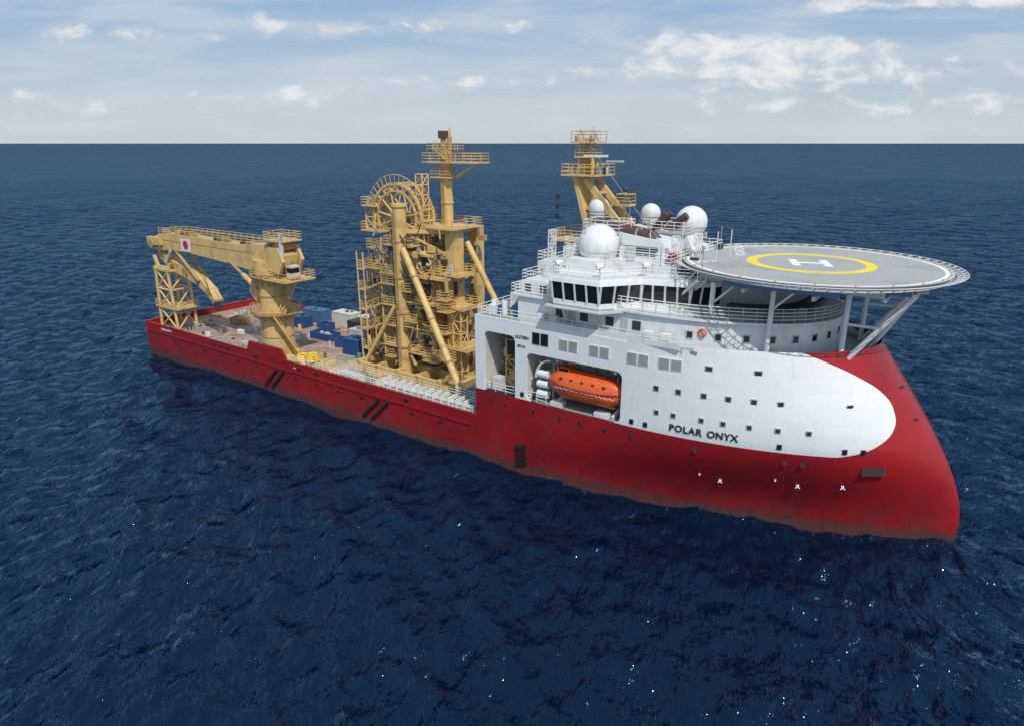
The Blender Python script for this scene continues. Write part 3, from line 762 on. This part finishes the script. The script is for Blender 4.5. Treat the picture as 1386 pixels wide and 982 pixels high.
for (x1,z1,h1),(x2,z2,h2) in zip(jb[:-1],jb[1:]):
    d=Vector((x2-x1,0,z2-z1)).normalized();nn=Vector((-d.z,0,d.x))
    a=Vector((x1,cy,z1));b_=Vector((x2,cy,z2))
    vs=[]
    for c_,h in((a,h1),(b_,h2)):
        for yy in(-.75,.75):
            for s_ in(-.5,.5): vs.append(c_+nn*h*s_+Vector((0,yy,0)))
    C.add(vs,[(0,1,3,2),(4,6,7,5),(0,4,5,1),(2,3,7,6),(0,2,6,4),(1,5,7,3)],y)
    C.cyl((x2,cy-.85,z2),(x2,cy+.85,z2),h2*.5,y2,12)
C.cyl((9.5,cy-.9,19.2),(15.5,cy-.9,14.6),.28,y2,10);C.cyl((9.5,cy+.9,19.2),(15.5,cy+.9,14.6),.28,y2,10)
C.cyl((8,cy-1.0,19.2),(6,cy-1.0,17.0),.3,'lightgrey',10)
C.cyl((18.8,cy,11.8),(18.8,cy,10.6),.2,'dark',8);C.box(18.4,19.2,cy-.4,cy+.4,9.9,10.8,'dark')
C.cable((15,cy-.9,19),(18.5,cy-.9,12.5),-1,.06,'dark');C.cable((20,cy-1.2,19),(25,cy-1.2,18.8),1.2,.06,'dark')
for sd in(-.9,.9):
    C.cyl((33.0,cy+sd*1.2,15.0),(29,cy+sd*1.2,17.2),.42,y,12);C.cyl((29,cy+sd*1.2,17.2),(25.5,cy+sd*1.2,19.1),.26,'yellow2',10)
C.xzprism([(32.6,13.6),(31.4,14.8),(31.6,15.8),(33.2,16.4)],cy-1.8,cy+1.8,y)
C.box(40.2,41.5,cy-1.2,cy+.3,17.9,19.8,'cream');C.box(40.35,41.55,cy-1.25,cy+.15,18.8,19.5,'glass')
C.cyl((38.8,cy-1.2,22.6),(38.8,cy+1.2,22.6),.9,y2,16);C.platform(36,42,cy-2.9,cy+2.6,17.7,y)
C.platform(36.2,40.6,cy-1.8,cy+1.8,23.4,y);C.cyl((40,cy-1.5,21),(40,cy-1.5,24.5),.35,'lightgrey',10)
C.stairs((38.6,cy-1.5,12.2),(38.0,cy+2.2,17.6),.8,y);C.stairs((38.8,cy+1,dz),(37.8,cy-2.6,12.0),.8,y)
C.ladder(cx-.5,cy-2.6,dz,12,'yellow2');C.ladder(cx-1,cy-2.4,12.2,17.6,'yellow2')
C.box(11.9,14.9,cy-1.24,cy-1.2,19.5,21.6,'white')
C.cyl((13.4,cy-1.27,20.6),(13.4,cy-1.245,20.6),.75,'redlogo',24)
C.done()
rest=empty('crane_boom_rest');C=P('rest_frame',rest)
for x in(2.5,8.0):
    for yy in(-10.8,-7.2): C.cyl((x,yy,dz),(x+(1 if x<5 else -1)*.8,yy,16.2),.27,y,8)
zl=[5,8.6,12.2,15.6]
for a_,b_ in zip(zl[:-1],zl[1:]):
    ta=(a_-dz)/11.4*.8;tb=(b_-dz)/11.4*.8
    for yy in(-10.8,-7.2):
        C.cyl((2.5+ta,yy,a_),(8-tb,yy,b_),.15,y,6);C.cyl((8-ta,yy,a_),(2.5+tb,yy,b_),.15,y,6);C.cyl((2.5+tb,yy,b_),(8-tb,yy,b_),.18,y,6)
    for s_,x in((1,2.5),(-1,8.0)):
        C.cyl((x+s_*ta,-10.8,a_),(x+s_*tb,-7.2,b_),.15,y,6);C.cyl((x+s_*tb,-10.8,b_),(x+s_*tb,-7.2,b_),.18,y,6)
C.box(2.8,7.8,-11,-7,15.5,15.9,y)
C.xzprism([(3.2,15.9),(7.6,15.9),(8.2,17.0),(7.4,17.0),(6.9,16.3),(3.8,16.3),(3,18),(2.4,18)],-10.6,-10.2,y)
C.platform(2,9,-11.2,-6.8,9.0,y)
C.done()

# ---------------------------------------------------------------- deck cargo
def container(x,yy,w,d,h,mat,ang=0,open_top=False):
    e=empty('shipping_container' if not open_top else 'cargo_skip');p=P('container_body',e)
    c=Vector((x,yy,dz));Rm=Matrix.Rotation(ang,3,'Z')
    def ob(cx_,cy_,cz_,ww,dd,hh,m_): 
        p.obox(c+Rm@Vector((cx_,cy_,cz_)),ang,ww,dd,hh,m_)
    if open_top:
        ob(0,0,.15,w,d,.2,mat)
        for s_ in(-1,1): ob(0,s_*(d/2-.05),h/2+.1,w,.1,h,mat);ob(s_*(w/2-.05),0,h/2+.1,.1,d-.2,h,mat)
        for i in range(5): ob(R.uniform(-w*.3,w*.3),R.uniform(-d*.25,d*.25),.5,R.uniform(.4,1),R.uniform(.4,.9),R.uniform(.4,1),R.choice(['grey','cream','dark','orange']))
    else:
        ob(0,0,h/2+.05,w-.12,d-.12,h-.1,mat)
    k=int(w/.35)
    for i in range(k):
        xx=-w/2+(i+.5)*w/k
        for s_ in(-1,1): ob(xx,s_*(d/2-.02),h/2+.1,w/k*.45,.09,h-.3,mat)
    k=int(d/.35)
    for i in range(k):
        xx=-d/2+(i+.5)*d/k
        for s_ in(-1,1): ob(s_*(w/2-.02),xx,h/2+.1,.09,d/k*.45,h-.3,mat)
    for sx_ in(-1,1):
        for sy_ in(-1,1): ob(sx_*(w/2-.06),sy_*(d/2-.06),h/2+.05,.16,.16,h,mat)
    for zz in(.1,h): 
        for s_ in(-1,1): ob(0,s_*(d/2-.05),zz,w,.14,.16,mat);ob(s_*(w/2-.05),0,zz,.14,d,.16,mat)
    if not open_top:
        for i in range(3): ob(R.uniform(-w*.3,w*.3),R.uniform(-d*.3,d*.3),h+.12,R.uniform(.3,.8),R.uniform(.2,.6),.2,R.choice([mat,'grey','dark']))
    p.done()
container(23,4.5,3.2,2.4,2.0,'blue');container(22,8.8,5,2.4,2.3,'bluelight',.1)
container(33,1.6,5,2.4,1.1,'blue',.05,True);container(39.5,.6,3,2.2,1.2,'blue',.3,True);container(44.0,-1.2,3.4,2.6,2.5,'blue',.1)
container(29.5,9.6,5,2.6,2.6,'cream',0);container(37,7,6,2.4,2.4,'dark',.0);container(38.5,4.2,2.4,2.2,2.0,'lightgrey',.0)
container(17,7.5,2.4,2.0,1.8,'yellow',.0);container(28.5,5.5,2.4,2,1.2,'blue',.2,True)
container(12,-1,3,2,1.2,'yellow2',.3,True);container(44.4,8.5,6,2.5,2.6,'grey')
container(34.5,10.2,3,2.4,2.4,'cream',0);container(46.8,2.5,2.4,2.2,2.2,'grey',.0)
container(24.5,-3.5,2.2,1.8,1.0,'lightgrey',.4,True);container(14.5,3.0,2.4,1.8,1.3,'cream',.1)
G=P('deck_equipment',ship)
for i in range(230):
    x=R.uniform(3,76);yy=R.uniform(-10.8,11.3)
    if 49<x<70 and abs(yy)<6.4: continue
    if abs(x-35)<4 and yy<-5: continue
    w=R.uniform(.25,1.3);h=R.uniform(.15,1.0)
    mt=R.choice(['yellow','grey','lightgrey','cream','dark','yellow2','grey','orange','teal','white','dark','grey'])
    if R.random()<.6: G.obox((x,yy,dz+h/2),R.uniform(0,1.5),w,w*R.uniform(.4,1),h,mt)
    else: G.cyl((x,yy,dz),(x,yy,dz+h),w*.3,mt,12)
for i in range(18):
    x=R.uniform(5,48);yy=R.uniform(-8,8);a=R.uniform(0,3);q=Vector((math.cos(a),math.sin(a),0))*R.uniform(1,3)
    G.cyl(Vector((x,yy,dz+.1)),Vector((x,yy,dz+.1))+q,.1,R.choice(['grey','dark','yellow']),6)
for x in range(3,31,4): 
    for s_ in(-11.6,11.6): G.cyl((x,s_,dz),(x,s_,dz+.7),.2,'yellowbright',8)
G.box(60,76,-11.2,-9.6,dz,dz+.8,'cream')
for i in range(12): G.box(60.3+i*1.3,60.5+i*1.3,-11.3,-9.5,dz,dz+1.7,'rail')
for yy in(-11,-10.6,-10.2,-9.8): G.cyl((60,yy,dz+1.1),(76,yy,dz+1.1),.16,'teal' if yy>-10.5 else 'lightgrey',8)
G.box(71,77,-8.5,-3,dz,dz+1.0,'cream');G.rectrail(71,77,-8.5,-3,dz+1.0)
for i in range(7): G.cyl((71.3,-8.2+i*.7,dz+1.15),(76.7,-8.2+i*.7,dz+1.15),.14,'teal' if i%2 else 'grey',8)
G.box(44.5,49,-11.6,-9.5,dz,dz+1.4,'yellow');G.rectrail(44.5,49,-11.6,-9.5,dz+1.4,'yellow')
G.box(52,56,-11.6,-10.2,dz,dz+1.3,'lightgrey');G.rectrail(50,59,-11.8,-8,dz+.1,'rail')
for i in range(9): G.cyl((50+i,-8,dz),(50+i,-8,dz+1.4),.12,'yellow',6)
G.rail([(49,-7.2,dz),(70,-7.2,dz)],'rail');G.rail([(3,8,dz),(10,8,dz)],'yellowbright')
for i in range(5): G.torus((8+i*1.2,6.5,dz+.3),.5,.18,'orange' if i%2 else 'blue')
G.box(73.5,77.7,2,12,dz,14,'white');G.box(73.6,77.7,-2.5,2,dz,10,'cream');G.platform(72.5,77.7,-3,12,14.1,'lightgrey',railmat='rail')
G.box(71.8,77.6,-2.9,1.5,16.2,16.5,'lightgrey')
G.done()
coil=empty('cable_coil');G=P('coiled_hose',coil)
for i in range(6): G.torus((43.2+R.uniform(-.2,.2),-10.9,dz+.3+i*.32),1.35-.12*i+R.uniform(-.1,.1),.22,'yellowbright')
for i in range(4): G.torus((45.6,-11,dz+1.7+i*.28),.9-.1*i,.18,'yellowbright')
G.done()

# ---------------------------------------------------------------- sea
rng=np.random.default_rng(3)
NA,NR=1000,1000
az=np.linspace(math.radians(-70),math.radians(70),NA)
r=np.concatenate([np.geomspace(20,900,NR-50),np.geomspace(930,60000,50)])
AZ,RR=np.meshgrid(az,r)
GX=RR*np.sin(AZ);GY=RR*np.cos(AZ)
cell=np.maximum(RR*(az[1]-az[0]),RR*math.log(900/20)/(NR-50))
Zz=np.zeros_like(GX);DX=np.zeros_like(GX);DY=np.zeros_like(GX)
wind=math.radians(215)
for i in range(80):
    lam=1.2*(18/1.2)**rng.random()**1.3
    th=wind+rng.normal()*.6;k=2*math.pi/lam;ak=.040 if lam<8 else .022
    A=ak/k*np.clip(lam/(cell*3.0)-1,0,1)*np.clip((1400-RR)/900,0,1)
    ph=k*(GX*math.cos(th)+GY*math.sin(th))+rng.random()*6.283
    Zz+=A*np.cos(ph);s_=A*np.sin(ph);DX-=s_*math.cos(th)*.9;DY-=s_*math.sin(th)*.9
V=np.stack([GX+DX,GY+DY,Zz-.02],-1).reshape(-1,3).astype(np.float32)
idx=np.arange(NA*NR).reshape(NR,NA)
Fq=np.stack([idx[:-1,:-1],idx[:-1,1:],idx[1:,1:],idx[1:,:-1]],-1).reshape(-1,4)
me=bpy.data.meshes.new('sea');me.vertices.add(len(V));me.vertices.foreach_set('co',V.ravel())
me.loops.add(Fq.size);me.loops.foreach_set('vertex_index',Fq.ravel().astype(np.int32))
me.polygons.add(len(Fq));me.polygons.foreach_set('loop_start',np.arange(0,Fq.size,4,dtype=np.int32))
me.polygons.foreach_set('use_smooth',np.ones(len(Fq),dtype=bool));me.update(calc_edges=True);me.validate()
sea=bpy.data.objects.new('sea',me);bpy.context.collection.objects.link(sea)
m,nt,b=new_mat('sea_water')
nt.nodes.remove(b);outn=[q for q in nt.nodes if q.type=='OUTPUT_MATERIAL'][0]
tc=N(nt,'ShaderNodeTexCoord').outputs['Object']
rotv=mapping(nt,tc,(1,.6,1),-.6)
rotv2=mapping(nt,tc,(1,.6,1),-.2)
def hgt(off):
    a=noise(nt,vmath(nt,'ADD',rotv,off),.8,4,.6,.2)
    c=noise(nt,vmath(nt,'ADD',rotv2,off),.17,2,.55)
    return math_node(nt,'ADD',math_node(nt,'MULTIPLY',a,.62),math_node(nt,'MULTIPLY',c,1.9))
e=.06
h0=hgt((0,0,0));hx=hgt((e,0,0));hy=hgt((0,e,0))
gx=math_node(nt,'DIVIDE',math_node(nt,'SUBTRACT',h0,hx),e);gy=math_node(nt,'DIVIDE',math_node(nt,'SUBTRACT',h0,hy),e)
cb=N(nt,'ShaderNodeCombineXYZ');link(nt,gx,cb.inputs[0]);link(nt,gy,cb.inputs[1])
patch=ramp01(nt,noise(nt,mapping(nt,tc,(1,.5,1),-.6),.022,3,.6),.3,.7)
sc_=nt.nodes.new('ShaderNodeVectorMath');sc_.operation='SCALE';link(nt,cb.outputs[0],sc_.inputs[0]);link(nt,math_node(nt,'MULTIPLY_ADD',patch,.5,.95),sc_.inputs['Scale'])
geo=N(nt,'ShaderNodeNewGeometry')
nv=vmath(nt,'NORMALIZE',vmath(nt,'ADD',geo.outputs['Normal'],sc_.outputs[0]))
foam=ramp01(nt,noise(nt,mapping(nt,tc,(1,.4,1),-.6),.5,5,.7,.6),.765,.81)
colr=mixc(nt,patch,(.0008,.0078,.025),(.0012,.0105,.033))
dif=N(nt,'ShaderNodeBsdfDiffuse');link(nt,mixc(nt,math_node(nt,'MULTIPLY',foam,.5),colr,(.5,.55,.6)),dif.inputs['Color'])
gl=N(nt,'ShaderNodeBsdfGlossy');gl.inputs['Roughness'].default_value=.07;gl.inputs['Color'].default_value=(.50,.78,1,1)
link(nt,nv,gl.inputs['Normal']);link(nt,nv,dif.inputs['Normal'])
fz=N(nt,'ShaderNodeFresnel');fz.inputs['IOR'].default_value=1.33;link(nt,nv,fz.inputs['Normal'])
# effective reflectance of a rough sea saturates at grazing angles (wave self-masking)
fac=math_node(nt,'MULTIPLY',math_node(nt,'SUBTRACT',1.0,math_node(nt,'EXPONENT',math_node(nt,'MULTIPLY',fz.outputs[0],-4.5))),.34)
ms=N(nt,'ShaderNodeMixShader');link(nt,fac,ms.inputs[0]);link(nt,dif.outputs[0],ms.inputs[1]);link(nt,gl.outputs[0],ms.inputs[2])
link(nt,ms.outputs[0],outn.inputs['Surface'])
me.materials.append(m)

# ---------------------------------------------------------------- sky
sv=Vector((.22,-.62,.85)).normalized()
elev=math.asin(sv.z);rot=math.atan2(sv.x,sv.y)
w=bpy.data.worlds.new('World');scene.world=w;w.use_nodes=True;nt=w.node_tree;nt.nodes.clear()
sky=N(nt,'ShaderNodeTexSky',sky_type='NISHITA');sky.sun_disc=False;sky.sun_elevation=elev;sky.sun_rotation=rot
sky.altitude=0;sky.air_density=1.0;sky.dust_density=.6;sky.ozone_density=1.5
tc=N(nt,'ShaderNodeTexCoord').outputs['Generated']
sx=N(nt,'ShaderNodeSeparateXYZ');link(nt,tc,sx.inputs[0]);X,Y,Z=sx.outputs
yy=math_node(nt,'MAXIMUM',Y,.08)
tx=math_node(nt,'DIVIDE',X,yy);tz=math_node(nt,'DIVIDE',Z,yy)
cb=N(nt,'ShaderNodeCombineXYZ');link(nt,tx,cb.inputs[0]);link(nt,math_node(nt,'MULTIPLY',tz,2.2),cb.inputs[2])
warp=cb.outputs[0]
n_big=noise(nt,warp,13,6,.62,.3);n_st=noise(nt,mapping(nt,warp,(1,1,3.2)),3.2,4,.6,.3)
blobs=[(.42,.09,.26,.026,1.0),(.25,.122,.12,.026,1.05),(.36,.112,.16,.024,1.0),(.56,.176,.20,.012,1.0),(-.27,.148,.18,.012,.8),(-.29,.062,.085,.016,1.1),(-.01,.148,.055,.010,.85),(-.08,.08,.16,.013,.65),(-.67,.05,.15,.018,.65),(.48,.05,.35,.016,.7),(-.55,.14,.22,.015,.6)]
tot=None
for bx,bz,rx,rz,st in blobs:
    dx=math_node(nt,'DIVIDE',math_node(nt,'SUBTRACT',tx,bx),rx);dzn=math_node(nt,'DIVIDE',math_node(nt,'SUBTRACT',tz,bz),rz)
    d2=math_node(nt,'ADD',math_node(nt,'MULTIPLY',dx,dx),math_node(nt,'MULTIPLY',dzn,dzn))
    g=math_node(nt,'MULTIPLY',math_node(nt,'EXPONENT',math_node(nt,'MULTIPLY',d2,-.8)),st)
    tot=g if tot is None else math_node(nt,'MAXIMUM',tot,g)
nn=math_node(nt,'MULTIPLY_ADD',n_big,3.4,-1.75)
dens=math_node(nt,'ADD',tot,nn)
cl=math_node(nt,'MULTIPLY',ramp01(nt,dens,.35,.95),.9)
up=ramp01(nt,tz,0.0,.2)
clear=mixc(nt,up,(6.0,6.8,7.5),(3.4,5.1,7.4))
base=mixc(nt,.8,sky.outputs[0],clear)
base=mixc(nt,math_node(nt,'MULTIPLY',ramp01(nt,n_st,.36,.70),.65),base,(6.7,7.4,8.1))
shade=ramp01(nt,dens,.55,1.3)
ccol=mixc(nt,shade,(6.7,7.3,8.0),(9.5,9.5,9.5))
fin=mixc(nt,cl,base,ccol)
bg=N(nt,'ShaderNodeBackground');bg.inputs['Strength'].default_value=.092
link(nt,fin,bg.inputs['Color']);out=N(nt,'ShaderNodeOutputWorld');link(nt,bg.outputs[0],out.inputs[0])
sl=bpy.data.lights.new('sun','SUN');sl.energy=3.4;sl.angle=math.radians(.5);sl.color=(1,.96,.9)
so=bpy.data.objects.new('sun',sl);bpy.context.collection.objects.link(so);so.rotation_euler=sv.to_track_quat('Z','Y').to_euler();so.location=(0,0,200)

cd=bpy.data.cameras.new('camera');co=bpy.data.objects.new('camera',cd);bpy.context.collection.objects.link(co)
co.location=(0,0,37);co.rotation_euler=(math.pi/2-PITCH,0,0)
cd.sensor_width=36;cd.sensor_fit='HORIZONTAL';cd.lens=36*F_PX/1386;cd.clip_end=200000;cd.clip_start=.5
scene.camera=co
